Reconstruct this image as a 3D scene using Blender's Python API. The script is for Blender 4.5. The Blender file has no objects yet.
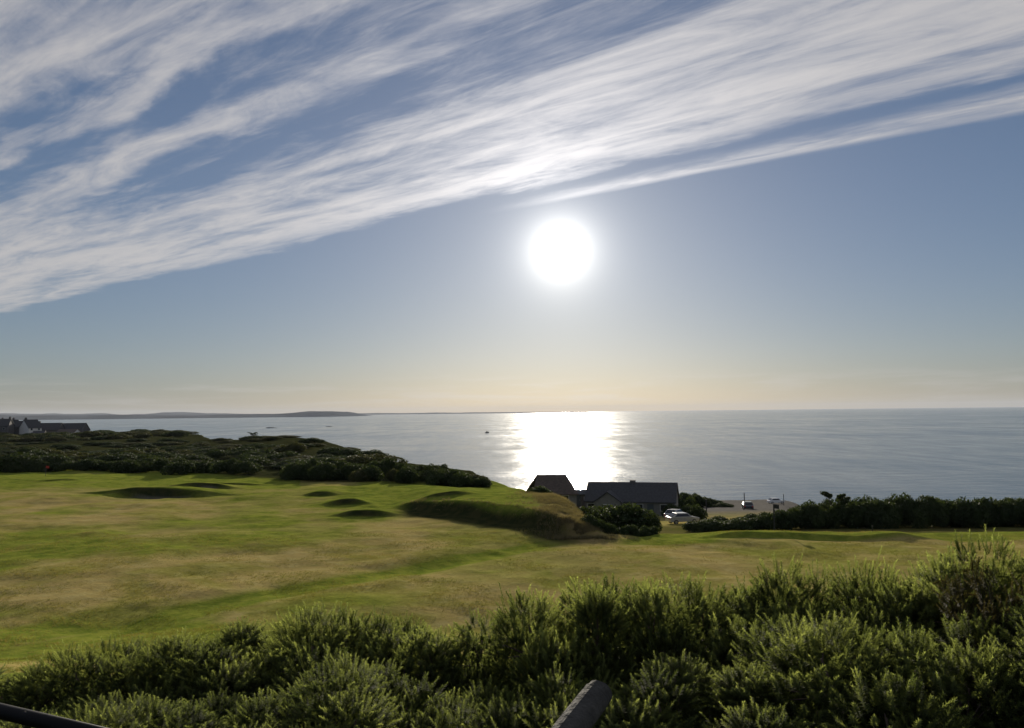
import bpy, math, random
import numpy as np
from mathutils import Matrix, Vector

R = math.radians
rng = np.random.default_rng(7)
random.seed(7)
sc = bpy.context.scene
COL = sc.collection
CAMZ = 30.0
F = 835.0

# ------------------------------------------------------------------ camera
cam = bpy.data.cameras.new("camera")
cam.sensor_width = 36.0
cam.lens = 36.0 * F / 1024.0
cam.clip_start = 0.05
cam.clip_end = 90000
camo = bpy.data.objects.new("camera", cam)
COL.objects.link(camo)
CM = Matrix.Rotation(R(90 + 3.29), 4, 'X') @ Matrix.Rotation(R(-0.63), 4, 'Z')
camo.matrix_world = Matrix.Translation((0, 0, CAMZ)) @ CM
sc.camera = camo


def ray(px, py):
    return CM.to_3x3() @ Vector(((px - 512) / F, (364 - py) / F, -1.0))


def at(px, py, Y):
    """world point seen in the photo at px,py, Y metres ahead"""
    d = ray(px, py)
    return Vector((0, 0, CAMZ)) + d * (Y / d.y)


SUN = ray(561, 250).normalized()
SUN_EL = math.asin(SUN.z)
SUN_AZ = math.atan2(SUN.x, SUN.y)

# ------------------------------------------------------------------ helpers


def tag(o, label=None, cat=None, group=None, kind=None):
    if label: o["label"] = label
    if cat: o["category"] = cat
    if group: o["group"] = group
    if kind: o["kind"] = kind
    return o


def empty(name, loc=(0, 0, 0), rz=0.0):
    o = bpy.data.objects.new(name, None)
    o.empty_display_size = 0.2
    COL.objects.link(o)
    o.location = loc
    o.rotation_euler = (0, 0, rz)
    return o


def new_mesh(name, V, Fc, mats=None, smooth=False):
    me = bpy.data.meshes.new(name)
    V = np.asarray(V, dtype=np.float32)
    if isinstance(Fc, np.ndarray):
        n, k = Fc.shape
        me.vertices.add(len(V)); me.vertices.foreach_set("co", V.ravel())
        me.loops.add(n * k); me.loops.foreach_set("vertex_index", Fc.astype(np.int32).ravel())
        me.polygons.add(n)
        me.polygons.foreach_set("loop_start", np.arange(0, n * k, k, dtype=np.int32))
        me.polygons.foreach_set("loop_total", np.full(n, k, dtype=np.int32))
        me.update(calc_edges=True)
    else:
        me.from_pydata([tuple(map(float, v)) for v in V], [], Fc)
        me.update()
    if smooth:
        me.polygons.foreach_set("use_smooth", np.ones(len(me.polygons), dtype=bool))
    for m in (mats or []):
        me.materials.append(m)
    return me


def obj(name, me, parent=None, loc=(0, 0, 0), rz=0.0):
    o = bpy.data.objects.new(name, me)
    COL.objects.link(o)
    o.location = loc
    o.rotation_euler = (0, 0, rz)
    if parent: o.parent = parent
    return o


def copy_tree(o, parent=None):
    c = o.copy()
    COL.objects.link(c)
    c.parent = parent
    for ch in list(o.children):
        copy_tree(ch, c)
    return c


class MB:
    """collects simple solids for ONE mesh"""
    def __init__(s): s.v = []; s.f = []

    def add(s, V, Fc):
        b = len(s.v)
        s.v += [tuple(v) for v in V]
        s.f += [tuple(i + b for i in f) for f in Fc]
        return s

    def box(s, x0, x1, y0, y1, z0, z1):
        V = [(x0, y0, z0), (x1, y0, z0), (x1, y1, z0), (x0, y1, z0), (x0, y0, z1), (x1, y0, z1), (x1, y1, z1), (x0, y1, z1)]
        return s.add(V, [(0, 3, 2, 1), (4, 5, 6, 7), (0, 1, 5, 4), (1, 2, 6, 5), (2, 3, 7, 6), (3, 0, 4, 7)])

    def tube(s, pts, rad, n=8, cap=True):
        pts = [Vector(p) for p in pts]
        if not hasattr(rad, '__len__'): rad = [rad] * len(pts)
        V = []; Fc = []
        ref = None
        for i, p in enumerate(pts):
            d = (pts[min(i + 1, len(pts) - 1)] - pts[max(i - 1, 0)]).normalized()
            if ref is None:
                ref = d.orthogonal().normalized()
            a = (ref - d * ref.dot(d)).normalized(); ref = a
            b = d.cross(a)
            for k in range(n):
                t = 2 * math.pi * k / n
                V.append(p + (a * math.cos(t) + b * math.sin(t)) * rad[i])
        for i in range(len(pts) - 1):
            for k in range(n):
                k2 = (k + 1) % n
                Fc.append((i * n + k, i * n + k2, (i + 1) * n + k2, (i + 1) * n + k))
        if cap:
            Fc.append(tuple(range(n - 1, -1, -1)))
            Fc.append(tuple((len(pts) - 1) * n + k for k in range(n)))
        return s.add(V, Fc)

    def prism(s, prof, y0, y1):
        """profile in (x,z) extruded along y"""
        n = len(prof)
        V = [(p[0], y0, p[1]) for p in prof] + [(p[0], y1, p[1]) for p in prof]
        Fc = [tuple(range(n)), tuple(range(2 * n - 1, n - 1, -1))]
        for i in range(n):
            j = (i + 1) % n
            Fc.append((i, i + n, j + n, j))
        return s.add(V, Fc)

    def build(s, name, mat, parent=None, loc=(0, 0, 0), rz=0.0, smooth=False, bevel=0):
        me = new_mesh(name, s.v, s.f, [mat], smooth)
        import bmesh
        bm = bmesh.new(); bm.from_mesh(me)
        if bevel:
            bmesh.ops.bevel(bm, geom=list(bm.edges), offset=bevel, segments=2, affect='EDGES', profile=0.5)
        bmesh.ops.recalc_face_normals(bm, faces=bm.faces)
        bm.to_mesh(me); bm.free()
        return obj(name, me, parent, loc, rz)


# ---- value noise in numpy
def _h(ix, iy, s):
    n = (ix.astype(np.int64) * 374761393 + iy.astype(np.int64) * 668265263 + s * 974634777) & 0x7fffffff
    n = ((n ^ (n >> 13)) * 1274126177) & 0x7fffffff
    return ((n ^ (n >> 16)) & 0xffff) / 65535.0


def vnoise(x, y, s=0):
    x = np.asarray(x, float); y = np.asarray(y, float)
    ix = np.floor(x); iy = np.floor(y)
    fx = x - ix; fy = y - iy
    fx = fx * fx * (3 - 2 * fx); fy = fy * fy * (3 - 2 * fy)
    a = _h(ix, iy, s); b = _h(ix + 1, iy, s); c = _h(ix, iy + 1, s); d = _h(ix + 1, iy + 1, s)
    return (a + (b - a) * fx) * (1 - fy) + (c + (d - c) * fx) * fy


def fbm(x, y, s=0, o=4):
    t = 0; amp = 1; n = 0
    for i in range(o):
        t = t + amp * vnoise(np.asarray(x) * 2 ** i, np.asarray(y) * 2 ** i, s + i * 17); n += amp; amp *= .5
    return t / n


def S(a, b, v):  # smoothstep (b may lie below a)
    t = np.clip((v - a) / (b - a), 0, 1)
    return t * t * (3 - 2 * t)


# ------------------------------------------------------------------ terrain height
HUMMOCKS = [  # px, Y, half width, front run, back run, height : grassy knolls on the links
    (320, 101, 1.9, .8, 5, .42), (347, 91.5, 2.2, .8, 4, .55), (364, 82.0, 3.0, .8, 3, .5),
    (445, 88, 2.6, 1.2, 5, .45), (158, 101.5, 7.0, .8, 7, .75), (206, 108, 4.0, .9, 6, .5), (235, 116, 4.5, .9, 6, .35),
    (62, 122, 3, 1, 5, .22)]
PITS = [  # px, Y, rx, ry, depth : bunkers
    (158, 99.2, 6.6, 1.9, .85), (206, 106, 3.2, 1.3, .5)]


def colx(px, Y):
    return (px - 512) / F * Y


def height(x, y):
    x = np.asarray(x, float); y = np.asarray(y, float)
    yy = np.maximum(y, 1.0)
    px = 512 + F * np.clip(x / yy, -3, 3)
    near = np.interp(y, [-60, 2.2, 3.5, 9, 12, 33, 40], [28.35, 28.35, 27.3, 26.2, 25.6, 20.6, 20.0])
    near = near + np.where(y > 3, .5 * (fbm(x * .2, y * .2, 3) - .5), 0) * S(3, 6, y)
    und = (fbm(x / 26 + 9, y / 26, 5, 3) - .5) * .9 + (fbm(x / 7, y / 7, 8, 3) - .5) * .26
    field = near + und * S(30, 44, y)
    # the lane-like swale that crosses the fairway
    lx = np.interp(y, [30, 34, 44, 61, 70], [-26, -21, -16.5, -0.9, 8])
    dl = (x - lx) * .75
    field = field - .20 * np.exp(-(dl / 1.6) ** 2) * S(28, 34, y) * (1 - S(56, 66, y)) + .10 * np.exp(-((dl + 3.4) / 1.2) ** 2) * S(28, 34, y) * (1 - S(56, 66, y))
    left = np.interp(y, [120, 150, 300, 600, 700], [0, -.3, -1.6, -4.6, -6])
    plate = field + left + (fbm(x / 40, y / 40, 21, 3) - .5) * 3.2 * S(150, 190, y)
    # links bluff
    yf = np.interp(x, [-30, -12, -1, 4, 8], [90, 87, 75.0, 68.5, 64.5]) + (fbm(x / 3.0, y * 0 + 2, 31, 2) - .5) * 1.6
    amp = np.interp(x, [-13.5, -10, -5, 4, 7.6], [0, .8, 1.2, 1.3, 0])
    t = y - yf
    plate = plate + amp * S(-.2, 2.6, t) * (1 - S(14, 34, t))
    for (hp, hy, w, fr, bk, h) in HUMMOCKS:
        hx = colx(hp, hy)
        tt = y - hy
        prof = np.where(tt < 0, np.exp(-(tt / fr) ** 2), np.exp(-(tt / bk) ** 2))
        plate = plate + h * prof * np.exp(-(np.abs(x - hx) / w) ** 3)
    for (hp, hy, rx, ry, d) in PITS:
        hx = colx(hp, hy)
        q = ((x - hx) / rx) ** 2 + ((y - hy) / ry) ** 2
        plate = plate - d * (1 - S(.35, 1.1, q))
    # putting green bank on the right
    bx = S(13, 18, x) * (1 - S(30, 34, x))
    by = 65.8 + (fbm(x / 5.0, y * 0, 41, 2) - .5) * 2.0 - (x - 22) * .06
    plate = plate + .36 * bx * S(-.1, .9, y - by) * (1 - S(7, 16, y - by))
    # lower shelf with the houses, car park and beach
    shelf = np.interp(y, [64, 76, 88, 100, 112, 150, 200, 281, 360, 700], [20, 18.6, 17.0, 16.0, 14.9, 12.0, 7.2, -.1, -5, -30])
    shelf = shelf + (fbm(x / 18, y / 18, 51, 3) - .5) * .8
    shelf = shelf - 7 * S(770, 850, px) * S(105, 165, y)
    low = np.where(px > 490, shelf, np.where(px < 430, -6, -6 + (shelf + 6) * S(430, 490, px)))
    ye = np.interp(px, [-900, 0, 150, 186, 212, 250, 330, 366, 386, 470, 490, 530, 568, 590, 640, 660, 1400],
                   [720, 660, 640, 610, 345, 330, 285, 240, 172, 148, 122, 104, 84, 68, 65, 68, 70])
    wd = np.interp(px, [0, 180, 220, 480, 540, 600], [70, 60, 45, 30, 14, 8])
    ye = ye + (fbm(x / 30, y / 30, 61, 3) - .5) * wd * .5
    plate = plate - .011 * x * S(40, 70, y)
    ridge = 1.9 * np.exp(-((px - 286) / 62.0) ** 2) * S(185, 225, y)
    plate = plate + ridge
    tdrop = S(0, 1, (y - ye) / wd)
    z = plate * (1 - tdrop) + low * tdrop
    return np.where(y > 690, np.minimum(z, -4), z)


def gz(x, y):
    return float(height(np.array([x]), np.array([y]))[0])


def ground(px, Y, dz=0.0):
    x = colx(px, Y)
    return Vector((x, Y, gz(x, Y) + dz))


# ------------------------------------------------------------------ materials
class NT:
    """small expression builder for shader math"""
    def __init__(s, nt): s.nt = nt

    def node(s, t, **kw):
        n = s.nt.nodes.new(t)
        for k, v in kw.items(): setattr(n, k, v)
        return n

    def link(s, a, b): s.nt.links.new(a.s if isinstance(a, E) else a, b)

    def put(s, sock, v):
        if isinstance(v, E): s.nt.links.new(v.s, sock)
        elif hasattr(v, 'links'): s.nt.links.new(v, sock)
        else:
            if hasattr(sock.default_value, '__len__') and hasattr(v, '__len__') and len(v) == 3 and len(sock.default_value) == 4:
                v = (*v, 1)
            sock.default_value = v

    def m(s, op, *a, clamp=False):
        n = s.node('ShaderNodeMath', operation=op, use_clamp=clamp)
        for i, v in enumerate(a): s.put(n.inputs[i], v)
        return E(s, n.outputs[0])

    def vec(s, x, y, z):
        n = s.node('ShaderNodeCombineXYZ')
        for i, v in enumerate((x, y, z)): s.put(n.inputs[i], v)
        return n.outputs[0]

    def noise(s, v, scale=1, detail=4, rough=.5, dist=0.0):
        n = s.node('ShaderNodeTexNoise')
        s.put(n.inputs['Vector'], v)
        n.inputs['Scale'].default_value = scale; n.inputs['Detail'].default_value = detail
        n.inputs['Roughness'].default_value = rough; n.inputs['Distortion'].default_value = dist
        return E(s, n.outputs['Fac'])

    def smooth(s, v, a, b, c=0.0, d=1.0):
        n = s.node('ShaderNodeMapRange', interpolation_type='SMOOTHSTEP')
        s.put(n.inputs[0], v)
        for i, q in enumerate((a, b, c, d)): s.put(n.inputs[i + 1], q)
        return E(s, n.outputs[0])

    def mix(s, f, a, b, blend='MIX'):
        n = s.node('ShaderNodeMix', data_type='RGBA', blend_type=blend)
        s.put(n.inputs[0], f); s.put(n.inputs[6], a); s.put(n.inputs[7], b)
        return n.outputs[2]

    def curve(s, v, pts):
        n = s.node('ShaderNodeFloatCurve')
        c = n.mapping.curves[0]
        while len(c.points) < len(pts): c.points.new(.5, .5)
        for p, (x, y) in zip(c.points, pts): p.location = (x, y); p.handle_type = 'AUTO_CLAMPED'
        n.mapping.update()
        s.put(n.inputs['Value'], v)
        return E(s, n.outputs[0])


class E:
    def __init__(s, n, sk): s.n = n; s.s = sk
    def __add__(s, o): return s.n.m('ADD', s, o)
    __radd__ = __add__
    def __sub__(s, o): return s.n.m('SUBTRACT', s, o)
    def __rsub__(s, o): return s.n.m('SUBTRACT', o, s)
    def __mul__(s, o): return s.n.m('MULTIPLY', s, o)
    __rmul__ = __mul__
    def __truediv__(s, o): return s.n.m('DIVIDE', s, o)
    def clamp(s): return s.n.m('ADD', s, 0.0, clamp=True)


def material(name):
    m = bpy.data.materials.new(name)
    m.use_nodes = True
    return m, NT(m.node_tree), m.node_tree.nodes['Principled BSDF']


def simple(name, col, rough=.6, var=.25, scale=6, metallic=0.0, bump=.2, col2=None):
    m, n, p = material(name)
    tc = n.node('ShaderNodeTexCoord')
    f = n.noise(tc.outputs['Object'], scale, 5, .6)
    c2 = col2 or tuple(c * (1 - var) for c in col)
    n.put(p.inputs['Base Color'], n.mix(n.smooth(f, .35, .65), c2, col))
    p.inputs['Roughness'].default_value = rough
    p.inputs['Metallic'].default_value = metallic
    if bump:
        b = n.node('ShaderNodeBump'); b.inputs['Strength'].default_value = bump; b.inputs['Distance'].default_value = .02
        n.put(b.inputs['Height'], n.noise(tc.outputs['Object'], scale * 4, 4, .6))
        n.put(p.inputs['Normal'], b.outputs[0])
    return m


def leaf_mat(name, dark, light, trans=.35, attr=None, scale=1.5):
    m, n, p = material(name)
    tc = n.node('ShaderNodeTexCoord')
    f = n.noise(tc.outputs['Object'], scale, 4, .6)
    col = n.mix(n.smooth(f, .3, .7), dark, light)
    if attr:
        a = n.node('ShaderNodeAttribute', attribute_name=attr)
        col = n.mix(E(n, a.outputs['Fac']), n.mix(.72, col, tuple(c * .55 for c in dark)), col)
    n.put(p.inputs['Base Color'], col)
    p.inputs['Roughness'].default_value = .75
    p.inputs['Specular IOR Level'].default_value = .12
    tr = n.node('ShaderNodeBsdfTranslucent')
    n.put(tr.inputs['Color'], n.mix(1.0, col, (1.5, 1.45, .75), 'MULTIPLY'))
    mx = n.node('ShaderNodeMixShader'); mx.inputs[0].default_value = trans
    n.link(p.outputs[0], mx.inputs[1]); n.link(tr.outputs[0], mx.inputs[2])
    out = m.node_tree.nodes['Material Output']
    n.link(mx.outputs[0], out.inputs[0])
    return m


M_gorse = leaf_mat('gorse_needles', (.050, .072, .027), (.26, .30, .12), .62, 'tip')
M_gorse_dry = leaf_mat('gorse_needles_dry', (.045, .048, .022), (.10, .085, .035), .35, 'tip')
M_scrub = leaf_mat('scrub_leaves', (.028, .042, .018), (.055, .075, .028), .25, None, .6)
M_scrub2 = leaf_mat('scrub_leaves_olive', (.045, .052, .022), (.085, .09, .035), .25, None, .6)
M_grass = leaf_mat('rough_grass', (.12, .135, .03), (.23, .19, .07), .30, None, .22)
M_straw = leaf_mat('straw_grass', (.12, .105, .06), (.20, .165, .10), .28, None, .3)
M_stem = simple('stem_bark', (.11, .08, .055), .9, .5, 14, bump=.6)
M_post = simple('weathered_wood', (.072, .068, .060), .95, .45, 9, bump=.7)
M_black = simple('black_metal', (.004, .004, .005), .6, .3, 20, .0, bump=.05)
M_black.node_tree.nodes['Principled BSDF'].inputs['Specular IOR Level'].default_value = .15
M_slate = simple('slate_roof', (.05, .052, .058), .75, .35, 3, bump=.4)
M_slate2 = simple('brown_tile_roof', (.10, .075, .06), .8, .35, 3, bump=.4)
M_render = simple('pale_render', (.19, .185, .175), .9, .15, 2, bump=.15)
M_white = simple('white_render', (.72, .70, .66), .9, .12, 2, bump=.1)
M_stone = simple('grey_stone', (.13, .125, .125), .9, .4, 5, bump=.5)
M_glass = simple('window_glass', (.02, .025, .03), .08, .2, 2, bump=0)
M_frame = simple('painted_frame', (.6, .6, .58), .5, .1, 4, bump=0)
M_door = simple('painted_door', (.06, .08, .09), .5, .2, 4, bump=0)
M_rock = simple('wet_rock', (.045, .043, .042), .6, .5, .7, bump=.8)
M_tyre = simple('rubber_tyre', (.02, .02, .02), .85, .2, 10, bump=0)
M_rim = simple('alloy_rim', (.5, .5, .52), .35, .1, 10, .9, bump=0)
M_lamp = simple('lamp_glass', (.5, .5, .5), .1, .1, 10, 0, bump=0)
M_red = simple('red_cloth', (.45, .05, .04), .8, .2, 8, bump=.1)
M_darkcloth = simple('dark_cloth', (.03, .03, .035), .8, .2, 8, bump=.1)


def paint(name, c):
    m = simple(name, c, .25, .06, 3, 0, bump=0)
    m.node_tree.nodes['Principled BSDF'].inputs['Coat Weight'].default_value = .6
    return m


# ------------------------------------------------------------------ ground sheet
def build_ground():
    ny, nu = 640, 560
    ys = np.concatenate([np.linspace(-45, 2, 24)[:-1], 2 * (760 / 2.0) ** (np.linspace(0, 1, ny) ** .92)])
    # denser rows over the links
    extra = np.linspace(60, 125, 170)
    ys = np.unique(np.concatenate([ys, extra]))
    u = np.linspace(-1, 1, nu)
    u = np.sign(u) * (np.abs(u) * .85 + .15 * np.abs(u) ** 3)
    Y, U = np.meshgrid(ys, u, indexing='ij')
    X = U * (26 + .78 * np.maximum(Y, 0))
    Z = height(X, Y)
    V = np.stack([X, Y, Z], -1).reshape(-1, 3)
    h, w = Y.shape
    i = np.arange(h - 1)[:, None] * w + np.arange(w - 1)[None, :]
    Fc = np.stack([i, i + 1, i + 1 + w, i + w], -1).reshape(-1, 4)
    px = 512 + F * X / np.maximum(Y, 1)
    # what grows where; scrub also carries shade painted on bluff and hummock fronts
    lx = np.interp(Y, [30, 34, 44, 61, 70], [-26, -21, -16.5, -0.9, 8])
    dl = (X - lx) * .75
    swale = np.exp(-(dl / 1.35) ** 2) * S(28, 34, Y) * (1 - S(60, 72, Y))
    green = 1.15 * swale
    n = fbm(X / 9, Y / 14, 71, 4)
    green = np.maximum(green, S(.42, .7, n) * .6 * np.interp(px, [0, 300, 500, 800], [1, .7, .45, .3]))
    green = np.maximum(green, S(100, 118, Y) * (px < 300) * .85 * S(.25, .5, fbm(X / 20, Y / 20, 73)))
    green = np.maximum(green, S(-3, 2, Y - np.interp(X, [-30, -12, -1, 4, 8], [90, 87, 75.0, 68.5, 64.5])) * S(-26, -16, X) * (1 - S(1, 3.5, X)))
    green = np.maximum(green, S(65, 66.5, Y) * (1 - S(80, 84, Y)) * S(8, 12, X) * .95)
    green = np.maximum(green, S(63.5, 64.5, Y) * (1 - S(66, 67, Y)) * S(7, 10, X) * (1 - S(14, 18, X)) * .8)
    green = np.maximum(green, S(-8, -15, X) * (1 - S(38, 46, Y)) * .9 * S(.25, .55, fbm(X / 4, Y / 6, 79)))
    for (hp, hy, wd, fr, bk, hh) in HUMMOCKS:
        q = ((X - colx(hp, hy)) / (wd * 1.3)) ** 2 + ((Y - hy) / 4.5) ** 2
        green = np.maximum(green, .8 * np.exp(-q))
    sand = np.zeros_like(X)
    for (hp, hy, rx, ry, d) in PITS:
        q = ((X - colx(hp, hy)) / rx) ** 2 + ((Y - hy) / ry) ** 2
        sand = np.maximum(sand, 1 - S(.35, .75, q))
    ye = np.interp(px, [-900, 0, 150, 300, 480, 560, 1400], [165, 150, 144, 118, 112, 200, 400])
    scrub = S(0, 10, Y - ye) * (px < 560)
    face_shade = S(-5.5, -3.0, Y - np.interp(X, [-30, -12, -1, 4, 8], [90, 87, 75.0, 68.5, 64.5])) * (1 - S(1.2, 2.4, Y - np.interp(X, [-30, -12, -1, 4, 8], [90, 87, 75.0, 68.5, 64.5]))) * S(-13, -10, X) * (1 - S(3, 6, X))  # rough slope cover, darkened and widened over the foot to paint the bluff's shade
    scrub = np.maximum(scrub, face_shade)
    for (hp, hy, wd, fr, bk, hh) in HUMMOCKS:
        scrub = np.maximum(scrub, np.exp(-np.abs((X - colx(hp, hy)) / (wd * .95)) ** 3) * S(-1.6, -.9, Y - hy) * (1 - S(-.25, .1, Y - hy)) * min(1, hh * 2.0))  # shade of the knolls' front faces painted in with the scrub tone
    scrub = np.maximum(scrub, 1 - S(14, 27, Y + (fbm(X / 3, Y / 3, 77) - .5) * 10))
    straw = np.exp(-((X - 5.4 + (Y - 66) * .03) / 2.6) ** 2) * S(62, 66, Y) * (1 - S(84, 96, Y))
    pale = S(118, 150, Y) * S(540, 640, px) * (1 - .0 * X)
    scrub = np.maximum(scrub, S(70, 75, Y) * (1 - S(104, 112, Y)) * S(600, 620, px) * .7)
    pale = np.maximum(pale, (1 - S(1.5, 4.5, Z)) * (Z > -8))
    me = new_mesh('ground', V, Fc, None, True)
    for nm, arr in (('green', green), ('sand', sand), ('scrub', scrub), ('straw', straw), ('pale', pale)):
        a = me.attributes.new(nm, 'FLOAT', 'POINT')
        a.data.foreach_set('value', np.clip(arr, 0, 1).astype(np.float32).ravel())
    m, n, p = material('links_turf')
    tc = n.node('ShaderNodeTexCoord').outputs['Object']
    A = lambda k: E(n, n.node('ShaderNodeAttribute', attribute_name=k).outputs['Fac'])
    n1 = n.noise(tc, .16, 6, .62, .6)
    n2 = n.noise(tc, .9, 6, .65)
    n3 = n.noise(tc, 5.0, 4, .7)
    tan = n.mix(n.smooth(n1, .35, .65), (.36, .275, .11), (.29, .235, .07))
    tan = n.mix(n.smooth(n2, .45, .72), tan, (.42, .33, .16))
    grn = n.mix(n.smooth(n2, .35, .65), (.125, .165, .024), (.22, .24, .040))
    gf = (A('green') * 1.35 + (n2 - .5) * .75 + n.smooth(n1, .42, .62) * .30 + .14).clamp()
    col = n.mix(gf, tan, grn)
    col = n.mix(n.smooth(n3, .48, .72) * .62, col, n.mix(.6, col, (.06, .062, .018)))
    col = n.mix(A('straw'), col, n.mix(n.smooth(n2, .4, .6), (.24, .175, .085), (.17, .135, .055)))
    col = n.mix(A('scrub'), col, n.mix(n.smooth(n2, .4, .6), (.024, .030, .012), (.045, .045, .018)))  # dark scrub tone, doubling as painted shade on the slope fronts
    col = n.mix(A('pale'), col, n.mix(n.smooth(n2, .4, .6), (.12, .115, .105), (.165, .155, .14)))
    col = n.mix(A('sand'), col, n.mix(n.smooth(n3, .4, .6), (.17, .145, .135), (.22, .19, .17)))
    n.put(p.inputs['Base Color'], col)
    p.inputs['Roughness'].default_value = .9
    p.inputs['Specular IOR Level'].default_value = .0
    p.inputs['Sheen Weight'].default_value = .075
    p.inputs['Sheen Roughness'].default_value = .45
    n.put(p.inputs['Sheen Tint'], col)
    b = n.node('ShaderNodeBump'); b.inputs['Strength'].default_value = .7; b.inputs['Distance'].default_value = .14
    n.put(b.inputs['Height'], n2 * .8 + n3 * .35)
    n.put(p.inputs['Normal'], b.outputs[0])
    me.materials.append(m)
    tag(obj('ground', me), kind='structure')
    # rough grass standing on the nearer turf
    N = 130000
    gy = 24 + 46 * rng.random(N) ** 1.3
    gx = (rng.random(N) * 2 - 1) * (.66 * gy + 3)
    pn = fbm(gx / 2.2, gy / 2.2, 91, 3)
    kp = rng.random(N) < S(.30, .62, pn)
    gx = gx[kp]; gy = gy[kp]
    gg = height(gx, gy)
    N = len(gx)
    nb = 4
    hgt = (.02 + .05 * rng.random((N, nb))) * (.6 + .9 * S(.35, .7, pn[kp]))[:, None]
    base = np.stack([gx, gy, gg - .02], -1)[:, None] + np.concatenate([rng.normal(0, .05, (N, nb, 2)), np.zeros((N, nb, 1))], -1)
    an = rng.random((N, nb)) * 6.28
    sd = np.stack([np.cos(an), np.sin(an), an * 0], -1) * .011
    tp = base + np.concatenate([rng.normal(0, .035, (N, nb, 2)), hgt[..., None] + .02], -1)
    gv = np.stack([base - sd, base + sd, tp], 2).reshape(-1, 3)
    gme = new_mesh('grass', gv, np.arange(len(gv)).reshape(-1, 3), [M_grass])
    tag(obj('grass', gme), kind='stuff')
    # long straw-coloured grass on the end and along the brow of the bluff
    N = 7000
    gy = 66 + 32 * rng.random(N) ** 1.4
    gx = np.interp(gy, [63, 66, 75, 95], [6.2, 5.4, 4.6, 4.2]) + rng.normal(0, 1.5, N)
    M2 = 250
    bx2 = -12 + 16 * rng.random(M2)
    by2 = np.interp(bx2, [-30, -12, -1, 6, 9], [90, 87, 75.5, 66.6, 64.5]) + 2.2 + rng.normal(0, .7, M2)
    gx = np.concatenate([gx, bx2]); gy = np.concatenate([gy, by2]); N = len(gx)
    kp = fbm(gx / 1.4, gy / 1.4, 95, 2) > .42
    gx = gx[kp]; gy = gy[kp]; N = len(gx); nb = 6
    gg = height(gx, gy)
    hgt = (.10 + .22 * rng.random((N, nb))) * (.5 + vnoise(gx / 2, gy / 2, 97))[:, None]
    base = np.stack([gx, gy, gg - .03], -1)[:, None] + np.concatenate([rng.normal(0, .10, (N, nb, 2)), np.zeros((N, nb, 1))], -1)
    an = rng.random((N, nb)) * 6.28
    sd = np.stack([np.cos(an), np.sin(an), an * 0], -1) * .018
    tp = base + np.concatenate([rng.normal(0, .12, (N, nb, 2)), hgt[..., None]], -1)
    gv = np.stack([base - sd, base + sd, tp], 2).reshape(-1, 3)
    gme = new_mesh('long_grass', gv, np.arange(len(gv)).reshape(-1, 3), [M_straw])
    tag(obj('long_grass', gme), kind='stuff')


build_ground()

# ------------------------------------------------------------------ sea


def build_sea():
    m, n, p = material('sea_water')
    tc = n.node('ShaderNodeTexCoord').outputs['Object']
    p.inputs['Base Color'].default_value = (.02, .055, .09, 1)
    p.inputs['IOR'].default_value = 1.30
    p.inputs['Specular Tint'].default_value = (.60, .77, .97, 1)
    geo = n.node('ShaderNodeSeparateXYZ'); n.put(geo.inputs[0], tc)
    sw = n.noise(n.vec(E(n, geo.outputs[0]) * .0016, E(n, geo.outputs[1]) * .006, 0.0), 1, 5, .6)
    n.put(p.inputs['Roughness'], n.smooth(sw, .35, .68, .11, .17) + (n.noise(n.vec(E(n, geo.outputs[0]) * .09, E(n, geo.outputs[1]) * .02, 4.0), 1, 2, .6) - .5) * .13 + (n.noise(n.vec(E(n, geo.outputs[0]) * .022, E(n, geo.outputs[1]) * .0035, 8.0), 1, 3, .65) - .5) * .20)
    b = n.node('ShaderNodeBump'); b.inputs['Strength'].default_value = 1.0; b.inputs['Distance'].default_value = 1.0
    w1 = n.noise(tc, .55, 3, .6)
    w2 = n.noise(n.vec(E(n, geo.outputs[0]) * .05, E(n, geo.outputs[1]) * .12, 0.0), 1, 4, .6, .4)
    n.put(b.inputs['Height'], w1 * .16 + w2 * .5)
    n.put(p.inputs['Normal'], b.outputs[0])
    V = [(-42000, 120, 0), (42000, 120, 0), (42000, 52000, 0), (-42000, 52000, 0)]
    tag(obj('sea', new_mesh('sea', V, [(0, 1, 2, 3)], [m])), kind='structure')


build_sea()

# ------------------------------------------------------------------ far coast


def far_hills(name, px0, px1, Y0, depth, prof, seed, col):
    m = simple(name, col, .95, .4, .002, bump=0)
    m.node_tree.nodes['Principled BSDF'].inputs['Specular IOR Level'].default_value = 0
    nx, ny = 160, 24
    pxs = np.linspace(px0, px1, nx)
    t = np.linspace(0, 1, ny)
    PX, T = np.meshgrid(pxs, t, indexing='ij')
    X = (PX - 512) / F * Y0 * (1 + .0 * T)
    Yv = Y0 + T * depth
    hgt = np.interp(PX, prof[0], prof[1]) * (.62 + .76 * fbm(X / 520, Yv / 900, seed, 5))
    Z = -4 + (hgt + 4) * np.sin(np.pi * np.clip(T, 0, 1)) ** .6 * S(0, .03, (PX - px0) / (px1 - px0) + .03) * S(0, .05, (px1 - PX) / (px1 - px0))
    V = np.stack([X, Yv, Z], -1).reshape(-1, 3)
    i = np.arange(nx - 1)[:, None] * ny + np.arange(ny - 1)[None, :]
    Fc = np.stack([i, i + ny, i + ny + 1, i + 1], -1).reshape(-1, 4)
    tag(obj(name, new_mesh(name, V, Fc, [m], True)), kind='structure')


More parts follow.
